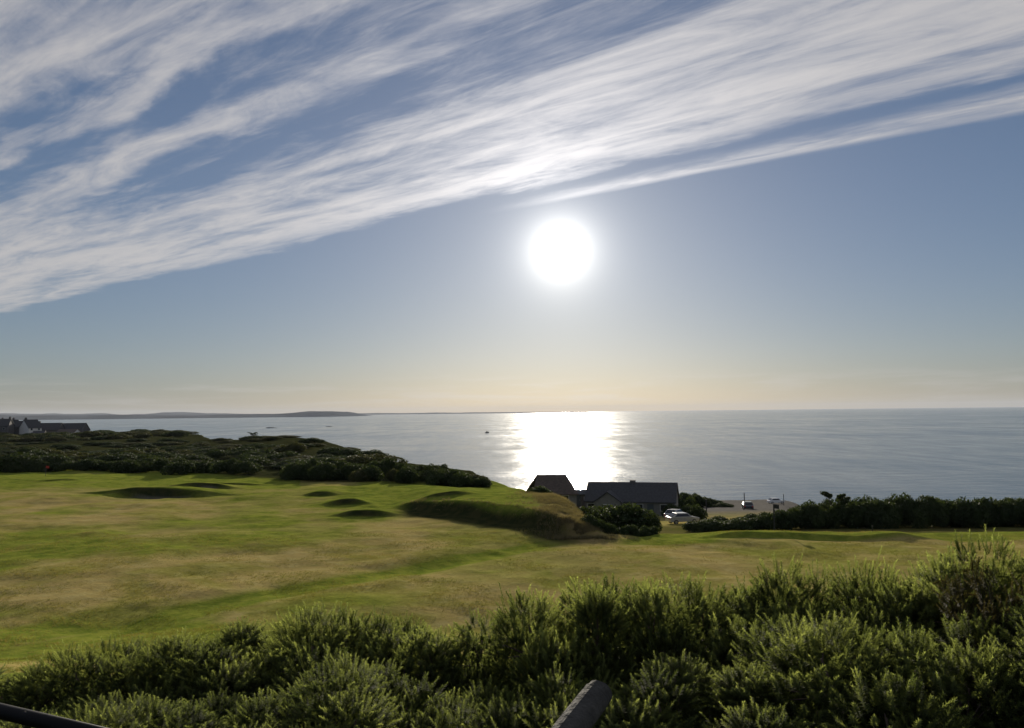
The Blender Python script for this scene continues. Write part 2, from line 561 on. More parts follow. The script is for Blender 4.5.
far_hills('far_coast', -260, 348, 9500, 2600,
          ([-260, 0, 60, 120, 180, 240, 275, 300, 316, 326, 372], [60, 56, 46, 36, 36, 40, 48, 64, 70, 40, 14]), 3, (.10, .115, .135))
far_hills('far_coast', 345, 600, 22000, 3000,
          ([345, 420, 500, 600], [40, 34, 28, 14]), 28, (.12, .13, .15))
far_hills('far_hills', -320, 250, 16000, 4000,
          ([-320, 0, 40, 85, 110, 150, 190, 250], [120, 95, 88, 70, 84, 90, 64, 30]), 8, (.13, .145, .17))

# ------------------------------------------------------------------ foliage meshes


def unit(v):
    return v / np.maximum(np.linalg.norm(v, axis=-1, keepdims=True), 1e-9)


def shoots_mesh(P, D, L, K=40, mat=None, spine=.033, wid=.0043):
    """gorse shoots: base P, axis D, length L; K spines each"""
    n = len(P)
    D = unit(D)
    ref = np.where(np.abs(D[:, 2:3]) < .9, np.array([[0, 0, 1.]]), np.array([[1., 0, 0]]))
    A = unit(np.cross(D, ref)); B = np.cross(D, A)
    k = np.arange(K)
    t = (k + .5) / K
    ang = k * 2.39996 + rng.random((n, 1)) * 6.28
    rad = A[:, None] * np.cos(ang)[..., None] + B[:, None] * np.sin(ang)[..., None]
    base = P[:, None] + D[:, None] * (t[None, :, None] * L[:, None, None])
    sp = spine * (1.15 - .55 * t)[None, :] * (.7 + .6 * rng.random((n, K)))
    tilt = np.radians(80 - 40 * t)[None, :] + rng.normal(0, .15, (n, K))
    dirs = D[:, None] * np.cos(tilt)[..., None] + rad * np.sin(tilt)[..., None]
    tipv = base + dirs * sp[..., None]
    side = np.cross(dirs, rad + .3 * D[:, None]); side = unit(side)
    w = wid
    v0 = base - side * w; v1 = base + side * w
    V = np.stack([v0, v1, tipv], 2).reshape(-1, 3)
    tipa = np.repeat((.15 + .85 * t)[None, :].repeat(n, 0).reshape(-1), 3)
    # stalks
    e = P + D * L[:, None]
    r = .0035
    sv = np.stack([P - A * r, P + A * r, e], 1).reshape(-1, 3)
    V = np.concatenate([V, sv])
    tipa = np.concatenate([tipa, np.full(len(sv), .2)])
    Fc = np.arange(len(V)).reshape(-1, 3)
    me = new_mesh('foliage', V, Fc, [mat])
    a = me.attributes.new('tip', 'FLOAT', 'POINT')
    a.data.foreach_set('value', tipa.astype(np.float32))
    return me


def make_gorse(nshoot, rad, hgt, nl, upright=.5, K=52):
    """one gorse bush: lobes of upright spiny shoots over a woody stem"""
    lob = []
    for i in range(nl):
        a = 2.4 * i + rng.random() * .8
        q = math.sqrt((i + .4) / nl) * rad * .78
        zc = hgt * (.74 - .42 * (q / rad) ** 2.6) * (.66 + .52 * rng.random())
        lob.append((math.cos(a) * q, math.sin(a) * q, zc, rad * (.17 + .15 * rng.random())))
    lob = np.array(lob)
    idx = rng.integers(0, nl, nshoot)
    d = unit(rng.normal(size=(nshoot, 3)) * np.array([1, 1, .8]) + np.array([0, 0, .35]))
    c = lob[idx, :3]; r = lob[idx, 3]
    fr = np.clip(1 - np.abs(rng.normal(0, .13, nshoot)), .45, 1.0)
    stretch = np.where(d[:, 2:3] > 0, np.array([[1, 1, 1.15]]), np.array([[1, 1, 1.9]]))
    P = c + d * stretch * (r * fr)[:, None]
    keep = P[:, 2] > .04
    P = P[keep]; d = d[keep]; c = c[keep]
    D = unit(d * (1 - upright) + np.array([0, 0, upright]) + rng.normal(0, .22, d.shape))
    L = .07 + .11 * rng.random(len(P)) ** 1.2
    # a few leaders stand proud of the crown
    lead = (rng.random(len(P)) < .06) & (d[:, 2] > .2)
    L = np.where(lead, L + .03 + .06 * rng.random(len(P)), L)
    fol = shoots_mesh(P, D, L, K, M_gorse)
    mb = MB()
    for l in lob:
        mid = Vector((l[0] * .45, l[1] * .45, l[2] * .45))
        mb.tube([(0, 0, -.1), mid, (l[0], l[1], l[2] + l[3] * .5)], [.035, .022, .008], 6)
        for j in range(5):
            dv = unit(rng.normal(size=3) + np.array([0, 0, .5])) * l[3] * .9
            mb.tube([(l[0], l[1], l[2] * .9), (l[0] + dv[0], l[1] + dv[1], l[2] * .9 + dv[2])], [.01, .004], 5)
    return fol, mb


GORSE = []
for (ns, rd, hg, nl, up) in ((3400, 1.05, 1.35, 19, .36), (3900, 1.2, 1.3, 23, .30), (3300, 1.0, 1.5, 17, .42), (3600, 1.15, 1.2, 21, .32)):
    f_, mb_ = make_gorse(ns, rd, hg, nl, up)
    st_me = new_mesh('stem', mb_.v, mb_.f, [M_stem], True)
    GORSE.append((f_, st_me))

# x, y, kind, scale, height scale, label
NEAR = [
    # back row, the skyline of the thicket against the fairway
    (-6.3, 10.2, 0, 1.05, .80, "low gorse bush at the far left end of the near thicket against the fairway"),
    (-4.6, 10.0, 1, 1.0, 1.12, "gorse bush with dark sprigs on top, left of the middle of the near skyline"),
    (-3.25, 9.8, 2, 1.1, 1.12, "spiky-topped gorse bush on the thicket skyline between left end and middle"),
    (-1.75, 9.6, 3, 1.1, 1.36, "gorse bush on the thicket skyline, second to the left of the tall round one"),
    (-.5, 9.5, 0, 1.0, 1.14, "small gorse bush filling the skyline gap beside the tall round gorse bush"),
    (.90, 9.2, 2, 1.0, 1.46, "tallest round gorse bush in the middle of the thicket, directly above the leaning post"),
    (2.4, 9.5, 3, 1.15, 1.52, "gorse bush right of the tall round one, with a dip between them"),
    (3.7, 9.5, 1, 1.1, 1.66, "broad pale gorse bush on the skyline below the putting green"),
    (5.0, 9.2, 0, 1.1, 1.62, "gorse bush on the right skyline left of the thin dark-sprayed one"),
    (6.2, 9.0, 1, 1.15, 1.82, "gorse bush at the right end of the thicket behind the thin dark-sprayed one"),
    # middle row
    (-4.7, 7.6, 2, 1.1, .62, "gorse bush in the second row at the left, above the black rail"),
    (-3.0, 7.3, 3, 1.1, .82, "gorse bush in the second row with a deep shadow pocket on its right"),
    (-1.45, 7.2, 0, 1.1, .92, "gorse bush in the middle row left of the leaning post with bright shoots"),
    (.1, 7.2, 1, 1.0, .92, "shaded dark gorse bush behind the leaning post"),
    (1.6, 7.1, 2, 1.15, .92, "gorse bush in the middle row just right of the leaning post"),
    (3.1, 7.1, 3, 1.2, 1.22, "gorse bush in the middle row with many sunlit shoots, right of centre"),
    (4.6, 6.9, 0, 1.2, 1.2, "gorse bush in the middle row at the right, sunlit along its crown"),
    # front row, low and mostly in the shade of the others
    (-3.0, 5.3, 1, 1.0, .30, "low shaded gorse bush in the front row beside the black rail"),
    (-1.3, 5.3, 3, 1.0, .30, "low shaded gorse bush in the front row left of the leaning post"),
    (.2, 5.5, 0, .9, .5, "lowest dark gorse bush in the front row, right behind the leaning post"),
    (1.6, 5.3, 1, 1.0, .30, "low shaded gorse bush in the front row right of the leaning post"),
    (3.2, 5.3, 2, 1.0, .30, "low shaded gorse bush in the front row in the bottom right corner"),
]
for (x, y, k, s_, hs, lab) in NEAR:
    t = empty('gorse_bush', (x, y, gz(x, y) - .05), rng.random() * 6.28 if y < 8.5 else rng.choice([0, math.pi]) + rng.normal(0, .25))
    t.scale = ((s_ * 1.32, s_ * 1.12, hs * .97) if y > 8.5 else (s_ * 1.1, s_ * 1.05, hs))
    tag(t, lab, 'gorse bush', 'gorse bushes on the near bank')
    obj('foliage', GORSE[k][0], t); obj('stem', GORSE[k][1], t)

# the dry, brown-tipped bush with upright sprays at the right edge


def dry_gorse():
    P = []; D = []; L = []
    mb = MB()
    for i in range(34):
        a = rng.random() * 6.28; q = rng.random() ** .6 * .62
        top = np.array([math.cos(a) * q * 1.1, math.sin(a) * q, 1.15 + .55 * rng.random() - .35 * q])
        mb.tube([(0, 0, -.1), (top[0] * .5, top[1] * .5, top[2] * .55), tuple(top)], [.012, .008, .003], 5)
        for j in range(30):
            tt = 1 - .5 * rng.random() ** 1.8
            c = np.array([top[0] * tt, top[1] * tt, top[2] * tt]) + rng.normal(0, .035, 3)
            P.append(c); D.append(unit(np.array([top[0] * .6, top[1] * .6, 1.0]) + rng.normal(0, .55, 3))); L.append(.07 + .09 * rng.random())
    return shoots_mesh(np.array(P), np.array(D), np.array(L), 46, M_gorse_dry, .026, .004), mb


fd, md = dry_gorse()
t = empty('gorse_bush', (4.75, 8.1, gz(4.75, 8.1)))
t.scale = (1.1, 1.1, 1.28)
tag(t, 'thin dark gorse bush with loose upright sprays near the right edge', 'gorse bush', 'gorse bushes on the near bank')
o = obj('foliage', fd, t)
obj('stem', new_mesh('stem', md.v, md.f, [M_stem], True), t)

# ---- mid-distance shrubs


def crown_mesh(nleaf, lobes, leaf, mat, name='crown'):
    lobes = np.array(lobes)
    wgt = lobes[:, 3] ** 2; wgt = wgt / wgt.sum()
    idx = rng.choice(len(lobes), nleaf, p=wgt)
    d = unit(rng.normal(size=(nleaf, 3)))
    fr = np.clip(1 - np.abs(rng.normal(0, .16, nleaf)), .2, 1.05) * (1 + .22 * (vnoise(d[:, 0] * 4 + idx * 3.1, d[:, 1] * 4 + d[:, 2] * 3, 5) - .5))
    P = lobes[idx, :3] + d * fr[:, None] * lobes[idx, 3:4] * np.array([1, 1, .85])
    keep = P[:, 2] > -.1
    P = P[keep]; d = d[keep]; n = len(P)
    nrm = unit(d + rng.normal(0, .7, (n, 3)))
    a = unit(np.cross(nrm, rng.normal(size=(n, 3)))); b = np.cross(nrm, a)
    s = leaf * (.5 + rng.random((n, 1)))
    V = np.stack([P - a * s * .5, P + b * s * .35, P + a * s * .7, P - b * s * .35], 1).reshape(-1, 3)
    return new_mesh(name, V, np.arange(4 * n).reshape(-1, 4), [mat])


def shrub_lobes(w, h, n):
    out = []
    for i in range(n):
        a = 2.4 * i + rng.random(); q = math.sqrt((i + .3) / n) * w * .72
        r = w * (.34 + .18 * rng.random())
        out.append((math.cos(a) * q, math.sin(a) * q, max(h * (.62 - .62 * (q / w) ** 2) * (.8 + .4 * rng.random()), r * .25), r))
    return out


SHRUBS = [crown_mesh(4200, shrub_lobes(1.0, 1.15, 9), .10, M_scrub) for _ in range(3)] + \
         [crown_mesh(4200, shrub_lobes(1.0, 1.0, 8), .10, M_scrub2) for _ in range(2)]


def shrub(px, Y, w, h, k, label, group, sink=.1):
    g = ground(px, Y, -sink)
    o = obj('shrub', SHRUBS[k % len(SHRUBS)], None, g, rng.random() * 6.28)
    o.scale = (w, w, h)
    return tag(o, label, 'shrub', group)


# thicket beyond the left end of the links
nb = 0
lab_thicket = "dark gorse shrub in the thicket between the links and the village headland"
tries = 0
placed = []
while nb < 170 and tries < 9000:
    tries += 1
    px = random.uniform(-40, 385); Y = 146 * (2.35 ** random.random())
    yfront = np.interp(px, [0, 150, 200, 260, 300, 390], [147, 146, 150, 150, 142, 138])
    yend = np.interp(px, [0, 190, 215, 250, 330, 366, 390], [345, 345, 335, 325, 275, 225, 175])
    if Y < yfront or Y > yend: continue
    x = colx(px, Y)
    w = random.uniform(3.2, 6.2)
    if any((x - q[0]) ** 2 + (Y - q[1]) ** 2 < (.55 * (w + q[2])) ** 2 * .5 for q in placed): continue
    placed.append((x, Y, w))
    shrub(px, Y, w * random.uniform(.8, 1.1), random.choice((1.0, 1.4, 1.8, 2.2, 2.6) if Y < 215 else (.9, 1.1, 1.3)) * random.uniform(.85, 1.15), random.choice((0, 1, 2, 3, 4)), lab_thicket, 'gorse shrubs of the headland thicket')
    nb += 1
for i in range(9):
    shrub(246 + i * 6 + random.uniform(-2, 2), random.uniform(150, 185), random.uniform(2.6, 4.2), random.uniform(1.3, 2.4), random.choice((0, 1, 2, 3)), lab_thicket, 'gorse shrubs of the headland thicket')
# front edge of that thicket
for i in range(26):
    px = -20 + i * 10.5 + random.uniform(-4, 4)
    shrub(px, np.interp(px, [0, 150, 200, 300], [147, 146, 144, 135]) + random.uniform(-2, 2), random.uniform(1.7, 2.8), random.uniform(1.5, 2.3),
          random.choice((0, 1, 2)), "dark shrub along the front edge of the headland thicket behind the far left green", 'shrubs along the far edge of the left green')
shrub(180, 138, 2.9, 2.1, 0, "rounded dark shrub standing forward of the thicket behind the bunker", None)
# the dark band that runs down to the links plateau
for i in range(40):
    px = 292 + i * 4.75 + random.uniform(-3, 3)
    Y = np.interp(px, [290, 380, 440, 485], [132, 128, 122, 112]) + random.uniform(-6, 9)
    h = np.interp(px, [290, 400, 450, 485], [2.3, 2.3, 1.9, .9]) * random.uniform(.8, 1.2)
    shrub(px, Y, random.uniform(1.5, 2.4), h, random.choice((0, 1, 2, 0, 3)), "dark shrub in the long low band behind the links plateau", 'shrubs behind the links plateau')
# scrub beneath the house
for (px, Y, w, h, k, lab) in (
        (626, 85, 3.2, 3.1, 0, "big dark rounded shrub right of the bluff, in front of the long bungalow"),
        (602, 88, 2.8, 2.5, 1, "dark shrub left of the biggest rounded one, below the bungalow's left end"),
        (643, 87, 1.8, 2.1, 2, "dark shrub at the right flank of the biggest rounded shrub"),
        (583, 86, 2.4, 2.5, 2, "dark shrub on the straw slope below the gap between the two houses"),
        (561, 96, 2.2, 2.0, 0, "dark shrub on the bluff top below the small house"),
        (537, 98, 1.7, 1.1, 1, "low shrub on the bluff top left of the small house"),
        (590, 97, 2.6, 2.3, 1, "dark shrub behind the straw slope, left below the bungalow"),
        (610, 99, 2.4, 1.7, 3, "olive shrub just under the bungalow's front gable"),
        (572, 104, 2.4, 2.0, 0, "dark shrub close under the small house's right end")):
    shrub(px, Y, w, h, k, lab, 'shrubs below the houses')
for i in range(13):
    px = 586 + i * 5.2 + random.uniform(-1.5, 1.5)
    shrub(px, np.interp(px, [586, 600, 640, 655], [70.5, 70, 69, 70.5]) + random.uniform(-.5, .6), random.uniform(.6, 1.0), random.uniform(.5, .95), random.choice((0, 1, 2, 3)),
          "knee-high shrub at the foot of the biggest rounded shrub, along the fairway's far lip", 'low scrub along the fairway lip', .15)
# hedge on the right
i = 0
px = 694
while px < 1075:
    Y = np.interp(px, [690, 760, 800, 900, 1024], [94, 95, 94, 95, 91]) + random.uniform(-1.2, 1.8)
    h = np.interp(px, [690, 715, 760, 790, 850, 890, 940, 990, 1060], [1.25, 1.15, 1.4, 2.3, 2.75, 3.1, 3.05, 2.7, 2.8]) * random.uniform(.95, 1.05)
    shrub(px, Y, random.uniform(1.7, 2.4), h, random.choice((0, 1, 2)), "dark shrub in the thick hedge behind the putting green on the right", 'shrubs of the right-hand hedge')
    if random.random() < .6:
        shrub(px + 5, Y + 4.5, random.uniform(1.6, 2.2), h * 1.06, random.choice((0, 1, 2)), "dark shrub in the thick hedge behind the putting green on the right", 'shrubs of the right-hand hedge')
    px += random.uniform(9, 14)
# scrub on the rocky point right of the bungalow
for i in range(13):
    px = 672 + i * 4.0
    Y = 185 + random.uniform(-4, 6)
    shrub(px, Y, random.uniform(1.5, 2.6), np.interp(px, [672, 690, 705, 722], [3.0, 2.9, 2.0, .8]), random.choice((0, 1, 2)),
          "dark shrub on the low point between the bungalow and the shore", 'shrubs on the shore point')
for (px, Y, w, h) in ((668, 128, 1.7, 1.8), (676, 126, 1.6, 1.6), (684, 124, 1.7, 1.9), (693, 121, 1.6, 1.9), (686, 133, 1.8, 2.6)):
    shrub(px, Y, w, h, 1, "dark shrub between the parked cars and the bungalow's right end", 'shrubs beside the car park')
# left headland in front of the village
for i in range(60):
    px = random.uniform(-30, 186); Y = random.uniform(350, 600) if px > 92 else random.uniform(350, 415)
    shrub(px, Y, random.uniform(5, 9), random.uniform(1.8, 2.8), random.choice((0, 3, 4)),
          "distant shrub on the low headland around the village", 'shrubs on the village headland')


def small_tree(px, Y, h, label, nlimb=9):
    t = empty('small_tree', ground(px, Y, -.1))
    mb = MB(); lob = []
    mb.tube([(0, 0, 0), (.05, 0, h * .35), (.1, .02, h * .55)], [.13, .1, .07], 8)
    for i in range(nlimb):
        a = i * 2.4; q = h * (.22 + .28 * rng.random())
        e = (math.cos(a) * q, math.sin(a) * q, h * (.62 + .38 * rng.random()))
        mb.tube([(.08, .02, h * .45), (e[0] * .55, e[1] * .55, e[2] * .8), e], [.05, .035, .015], 6)
        lob += [(e[0] * u_, e[1] * u_, e[2] * (.86 + .14 * u_), h * .07 * (1.25 - .5 * u_)) for u_ in (.55, .8, 1.0, 1.12)]
    mb.build('trunk', M_stem, t, smooth=True)
    obj('crown', crown_mesh(1100, lob, h * .055, M_scrub), t)
    return tag(t, label, 'tree')


small_tree(253, 292, 3.2, "small wind-bent tree sticking up from the headland thicket against the sea")
small_tree(831, 94, 4.0, "thin spiky sapling poking above the right-hand hedge", 6)

# ------------------------------------------------------------------ houses


def house(name, px, Y, L, W, wall, rise, rz, label, wallmat, roofmat, dz=0, gable=None, chim=(), wins=(), door=None, dormer=None, hip=0.0):
    """long axis along local x; camera sees the -y side"""
    g = ground(px, Y, dz)
    t = empty(name, g, rz)
    tag(t, label, 'house')
    hl, hw = L / 2, W / 2
    mb = MB()
    mb.prism([(-hw, -1.0), (hw, -1.0), (hw, wall), (0, wall + (rise if not hip else .02)), (-hw, wall)], -hl, hl)
    # prism runs along y: swing it onto x
    mb.v = [(v[1], v[0], v[2]) for v in mb.v]
    mb.build('wall', wallmat, t)
    ov, th = .35, .16
    sl = rise / hw
    prof = [(-hw - ov, wall - ov * sl), (0, wall + rise), (hw + ov, wall - ov * sl), (hw + ov, wall - ov * sl + th), (0, wall + rise + th * 1.25), (-hw - ov, wall - ov * sl + th)]
    rb = MB(); rb.prism([(p[0], p[1] + .012) for p in prof], -hl - .25, hl + .25)
    rb.v = [(v[1], v[0], v[2]) for v in rb.v]
    if hip: rb.v = [((math.copysign(abs(v[0]) - hip, v[0]) if v[2] > wall + rise * .8 else v[0]), v[1], v[2]) for v in rb.v]
    roof = rb.build('roof', roofmat, t)
    if gable:
        gx, gw, gl = gable
        gb = MB(); gr = gw / 2 * sl * 1.05
        gb.prism([(gx - gw / 2, -1.0), (gx + gw / 2, -1.0), (gx + gw / 2, wall - .05), (gx, wall + gr - .05), (gx - gw / 2, wall - .05)], -hw - gl, -hw + .6)
        gb.build('front_gable', wallmat, t)
        s2 = gr / (gw / 2)
        pr = [(gx - gw / 2 - ov, wall - ov * s2), (gx, wall + gr), (gx + gw / 2 + ov, wall - ov * s2), (gx + gw / 2 + ov, wall - ov * s2 + th), (gx, wall + gr + th * 1.25), (gx - gw / 2 - ov, wall - ov * s2 + th)]
        g2 = MB(); g2.prism(pr, -hw - gl - .25, -.6)
        g2.build('gable_roof', roofmat, t)
        w = MB().box(gx - .7, gx + .7, -hw - gl - .06, -hw - gl + .02, .9, 2.1).build('window', M_frame, t)
        MB().box(gx - .6, gx + .6, -hw - gl - .085, -hw - gl - .063, 1.0, 2.0).build('pane', M_glass, w)
    for cx in chim:
        c = MB().box(cx - .45, cx + .45, -.35, .35, wall + rise - .5, wall + rise + (.55 if name == 'bungalow' else 1.0)).build('chimney', M_stone, roof, bevel=.03)
        if name != 'bungalow':
            for sx in (-.2, .2):
                MB().tube([(cx + sx, 0, wall + rise + .98), (cx + sx, 0, wall + rise + 1.4)], .12, 8).build('chimney_pot', M_slate2, roof)
    for (wx, ww, z0, z1) in wins:
        w = MB().box(wx - ww / 2, wx + ww / 2, -hw - .06, -hw + .02, z0, z1).build('window', M_frame, t)
        MB().box(wx - ww / 2 + .08, wx + ww / 2 - .08, -hw - .085, -hw - .063, z0 + .08, z1 - .08).build('pane', M_glass, w)
    if door is not None:
        d = MB().box(door - .5, door + .5, -hw - .06, -hw + .02, .02, 2.1).build('door', M_door, t)
        MB().box(door + .33, door + .4, -hw - .12, -hw - .062, 1.0, 1.12).build('handle', M_rim, d)
    if dormer is not None:
        db = MB()
        zb = wall + rise * .25
        db.prism([(dormer - .8, zb), (dormer + .8, zb), (dormer + .8, zb + 1.3), (dormer, zb + 2.0), (dormer - .8, zb + 1.3)], -hw * .8, -.2)
        db.build('dormer', M_white, t)
    return t


house('bungalow', 630, 138, 14.2, 7.6, 2.5, 2.5, R(-15), "long low bungalow with dark slate roof, front gable and chimney", M_render, M_slate, .1,
      gable=(-3.3, 4.2, 1.6), chim=(0.1,), wins=((1.6, 1.1, 1.0, 2.1), (5.4, 1.2, 1.0, 2.1), (-6.2, 1.2, 1.0, 2.1)), door=3.3)
house('cottage', 550, 137, 6.9, 6.6, 2.4, 2.6, R(7), "smaller house with a steep dark roof left of the long bungalow", M_render, M_slate2, 1.45, hip=1.3,
      wins=((-1.6, 1.2, 1.0, 2.1), (1.6, 1.2, 1.0, 2.1)))
# low link building between the two
t = house('shed', 580, 146, 4.4, 3.4, 2.0, .5, 0, "low shed roof in the gap between the small house and the bungalow", M_stone, M_slate, 1.3, wins=((0.6, .9, .9, 1.6),), door=-.9)
t['category'] = 'shed'
# village
vil = [
    (3, 430, 8, 8, 5.2, 3.4, 10, "tall dark village house cut by the left edge of the picture", M_stone, M_slate, (-3.5, 3.5), None),
    (10, 445, 9, 7, 4.8, 3.2, -5, "dark stone village house second from the left edge", M_stone, M_slate, (-4.0, 2.2), None),
    (19, 440, 8, 7, 4.4, 3.0, 4, "dark village house with one chimney left of the white gable", M_stone, M_slate, (3.2,), None),
    (31, 436, 7, 8, 4.6, 4.0, 62, "village house with a white gable end and steep dark roof", M_white, M_slate, (-2.6,), None),
    (50, 452, 13, 7, 3.6, 3.4, 3, "long dark roofed village house right of the white gable", M_stone, M_slate, (-5.2,), None),
    (69, 428, 9, 6, 2.3, 1.4, 0, "low white cottage in front of the long dark village roof", M_white, M_slate2, (), None),
    (73, 458, 15, 8, 3.4, 3.6, -2, "village house at the right end with a white dormer in its roof", M_stone, M_slate, (), -5.6),
    (40, 420, 5, 5, 2.2, 1.2, 20, "small pale outhouse at the foot of the white gable house", M_white, M_slate, (), None),
]
for (px, Y, L, W, wl, rs, rz, lab, wm, rm, ch, dm) in vil:
    wn = [(-L * .28, 1.1, 1.0, 2.2), (L * .28, 1.1, 1.0, 2.2)] if L > 6 else []
    if wl > 4: wn += [(-L * .28, 1.1, 3.2, 4.3), (L * .28, 1.1, 3.2, 4.3)]
    house('village_house', px, Y, L, W, wl, rs, R(rz), lab, wm, rm, -.2, chim=ch, wins=wn, door=0 if L > 6 else None, dormer=dm)['group'] = 'village houses on the headland'

# ------------------------------------------------------------------ cars


def make_car(label, pm, loc, rz):
    t = empty('parked_car', loc, rz)
    tag(t, label, 'car', 'cars near the bungalow')
    # side profile (length along x)
    mb = MB()
    prof = [(-2.05, .32), (2.05, .32), (2.1, .62), (1.95, .82), (1.0, .95), (.45, 1.42), (-1.1, 1.46), (-1.75, 1.0), (-2.08, .9), (-2.12, .6)]
    mb.prism(prof, -.85, .85)
    # tumblehome on the cabin
    mb.v = [(v[0], v[1] * (.80 if v[2] > 1.2 else 1.0), v[2]) for v in mb.v]
    mb.build('body', pm, t, bevel=.05)
    g = MB().prism([(.93, .99), (.43, 1.37), (-1.05, 1.40), (-1.62, 1.02)], -.02, .02)
    for sy in (-1, 1):
        sg = MB()
        pr = [(.80, 1.0), (.40, 1.34), (-1.0, 1.37), (-1.45, 1.02)]
        V = [(x, sy * (.862 if z < 1.2 else .742), z) for x, z in pr] + [(x, sy * (.80 if z < 1.2 else .68), z) for x, z in pr]
        sg.add(V, [(0, 1, 2, 3), (7, 6, 5, 4), (0, 4, 5, 1), (1, 5, 6, 2), (2, 6, 7, 3), (3, 7, 4, 0)])
        sg.build('side_window', M_glass, t)
    ws = MB().add([(1.015, -.72, .985), (1.015, .72, .985), (.50, .62, 1.385), (.50, -.62, 1.385), (.95, -.72, .95), (.95, .72, .95), (.44, .62, 1.35), (.44, -.62, 1.35)],
                  [(0, 1, 2, 3), (7, 6, 5, 4), (0, 4, 5, 1), (1, 5, 6, 2), (2, 6, 7, 3), (3, 7, 4, 0)])
    ws.build('windscreen', M_glass, t)
    rw = MB().add([(-1.78, -.70, 1.03), (-1.78, .70, 1.03), (-1.20, .60, 1.435), (-1.20, -.60, 1.435), (-1.70, -.70, 1.0), (-1.70, .70, 1.0), (-1.12, .60, 1.40), (-1.12, -.60, 1.40)],
                  [(3, 2, 1, 0), (4, 5, 6, 7), (1, 5, 4, 0), (2, 6, 5, 1), (3, 7, 6, 2), (0, 4, 7, 3)])
    rw.build('rear_window', M_glass, t)
    for wx in (-1.3, 1.3):
        for sy in (-1, 1):
            w = empty('wheel', (wx, sy * .80, .31)); w.parent = t
            MB().tube([(0, -.1, 0), (0, .1, 0)], .31, 16).build('tyre', M_tyre, w)
            MB().tube([(0, sy * .085, 0), (0, sy * .115, 0)], .19, 12).build('rim', M_rim, w)
    for sy in (-1, 1):
        MB().box(2.0, 2.12, sy * .62 - .16, sy * .62 + .16, .62, .76).build('headlight', M_lamp, t)
        MB().box(-2.14, -2.0, sy * .66 - .12, sy * .66 + .12, .68, .86).build('tail_light', M_red, t)
    return t


P_white = paint('white_car_paint', (.78, .78, .78)); P_silver = paint('silver_car_paint', (.33, .33, .35))
P_dark = paint('dark_car_paint', (.02, .022, .025)); P_beige = paint('pale_car_paint', (.40, .38, .34))
make_car("white car parked behind the silver one beside the end of the hedge", P_white, ground(688, 127), R(25))
make_car("silver car parked at the left of the small group by the hedge", P_silver, ground(672, 122), R(55))
make_car("pale car nearest the putting green, parked in front of the silver one", P_beige, ground(679, 112), R(15))
make_car("dark car parked alone on the pale ground by the shore", P_dark, ground(744, 152), R(80))
make_car("white car parked farthest off, close to the shore beyond the hedge", P_white, ground(772, 215), R(10))

# ------------------------------------------------------------------ posts and flags


def post(px, Y, h, r, label, mat=M_stem):
    o = MB().tube([(0, 0, -.2), (0.02, 0, h * .5), (0, 0, h)], [r, r * .95, r * .9], 8).build('post', mat, None, ground(px, Y))
    return tag(o, label, 'post')


post(703, 131, 2.6, .09, "dark post on the pale ground beyond the parked cars", M_darkcloth)
post(741, 160, 3.2, .09, "thin dark post standing beside the lone dark car", M_darkcloth)
post(780, 205, 2.8, .09, "thin dark post by the shore right of the tall flagstick", M_darkcloth)
post(867, 68.5, .45, .05, "short marker post on the putting green near the hedge", M_post)


def flag(px, Y, h, r, cloth, label, fw=.5):
    t = empty('flagstick', ground(px, Y))
    MB().tube([(0, 0, -.1), (0, 0, h)], r, 8).build('pole', M_darkcloth, t)
    V = []; Fc = []
    nx = 8
    for s_ in (-1, 1):
        for i in range(nx):
            u = i / (nx - 1)
            for z in (h - .02, h - .38):
                V.append((r * .7 + u * fw, .05 * math.sin(u * 7) * u + s_ * .006, z - u * .06))
    for s_ in range(2):
        b = s_ * 2 * nx
        for i in range(nx - 1):
            q = (b + 2 * i, b + 2 * i + 1, b + 2 * i + 3, b + 2 * i + 2)
            Fc.append(q if s_ else q[::-1])
    f = MB().add(V, Fc).build('flag', cloth, t)
    tag(t, label, 'flag')


flag(770, 71.0, 2.3, .06, M_darkcloth, "tall dark flagstick on the right-hand green casting a long thin shadow", .42)
flag(47, 132, 1.6, .03, M_red, "small red flag on the far left green in front of the thicket")

# weathered leaning post in the foreground
top = at(599, 693, 2.45); foot = at(524, 792, 2.05)
ax = (top - foot).normalized()
foot = top - ax * 1.75
pm = MB()
n_ = 26
V = []; Fc = []
a_ = ax.orthogonal().normalized(); b_ = ax.cross(a_)
rings = 14
for i in range(rings):
    tt = i / (rings - 1)
    c = foot.lerp(top, tt)
    for k in range(n_):
        th = 2 * math.pi * k / n_
        rr = .041 * (1.06 - .06 * tt) * (1 + .03 * math.sin(3 * th + 1.0) + .02 * math.sin(7 * th + tt * 3) + .012 * math.sin(tt * 19 + th * 2))
        rr *= 1 - .16 * math.exp(-((th - 2.2) / .10) ** 2) - .09 * math.exp(-((th - 4.6) / .08) ** 2)   # drying cracks
        if i == rings - 1: rr *= .985
        V.append(c + (a_ * math.cos(th) + b_ * math.sin(th)) * rr)
for i in range(rings - 1):
    for k in range(n_):
        k2 = (k + 1) % n_
        Fc.append((i * n_ + k, i * n_ + k2, (i + 1) * n_ + k2, (i + 1) * n_ + k))
Fc.append(tuple((rings - 1) * n_ + k for k in range(n_)))
Fc.append(tuple(range(n_ - 1, -1, -1)))
pm.add([v - foot for v in V], Fc)
o = pm.build('fence_post', M_post, None, foot)
tag(o, "weathered grey wooden post leaning to the right at the bottom of the picture", 'fence post')

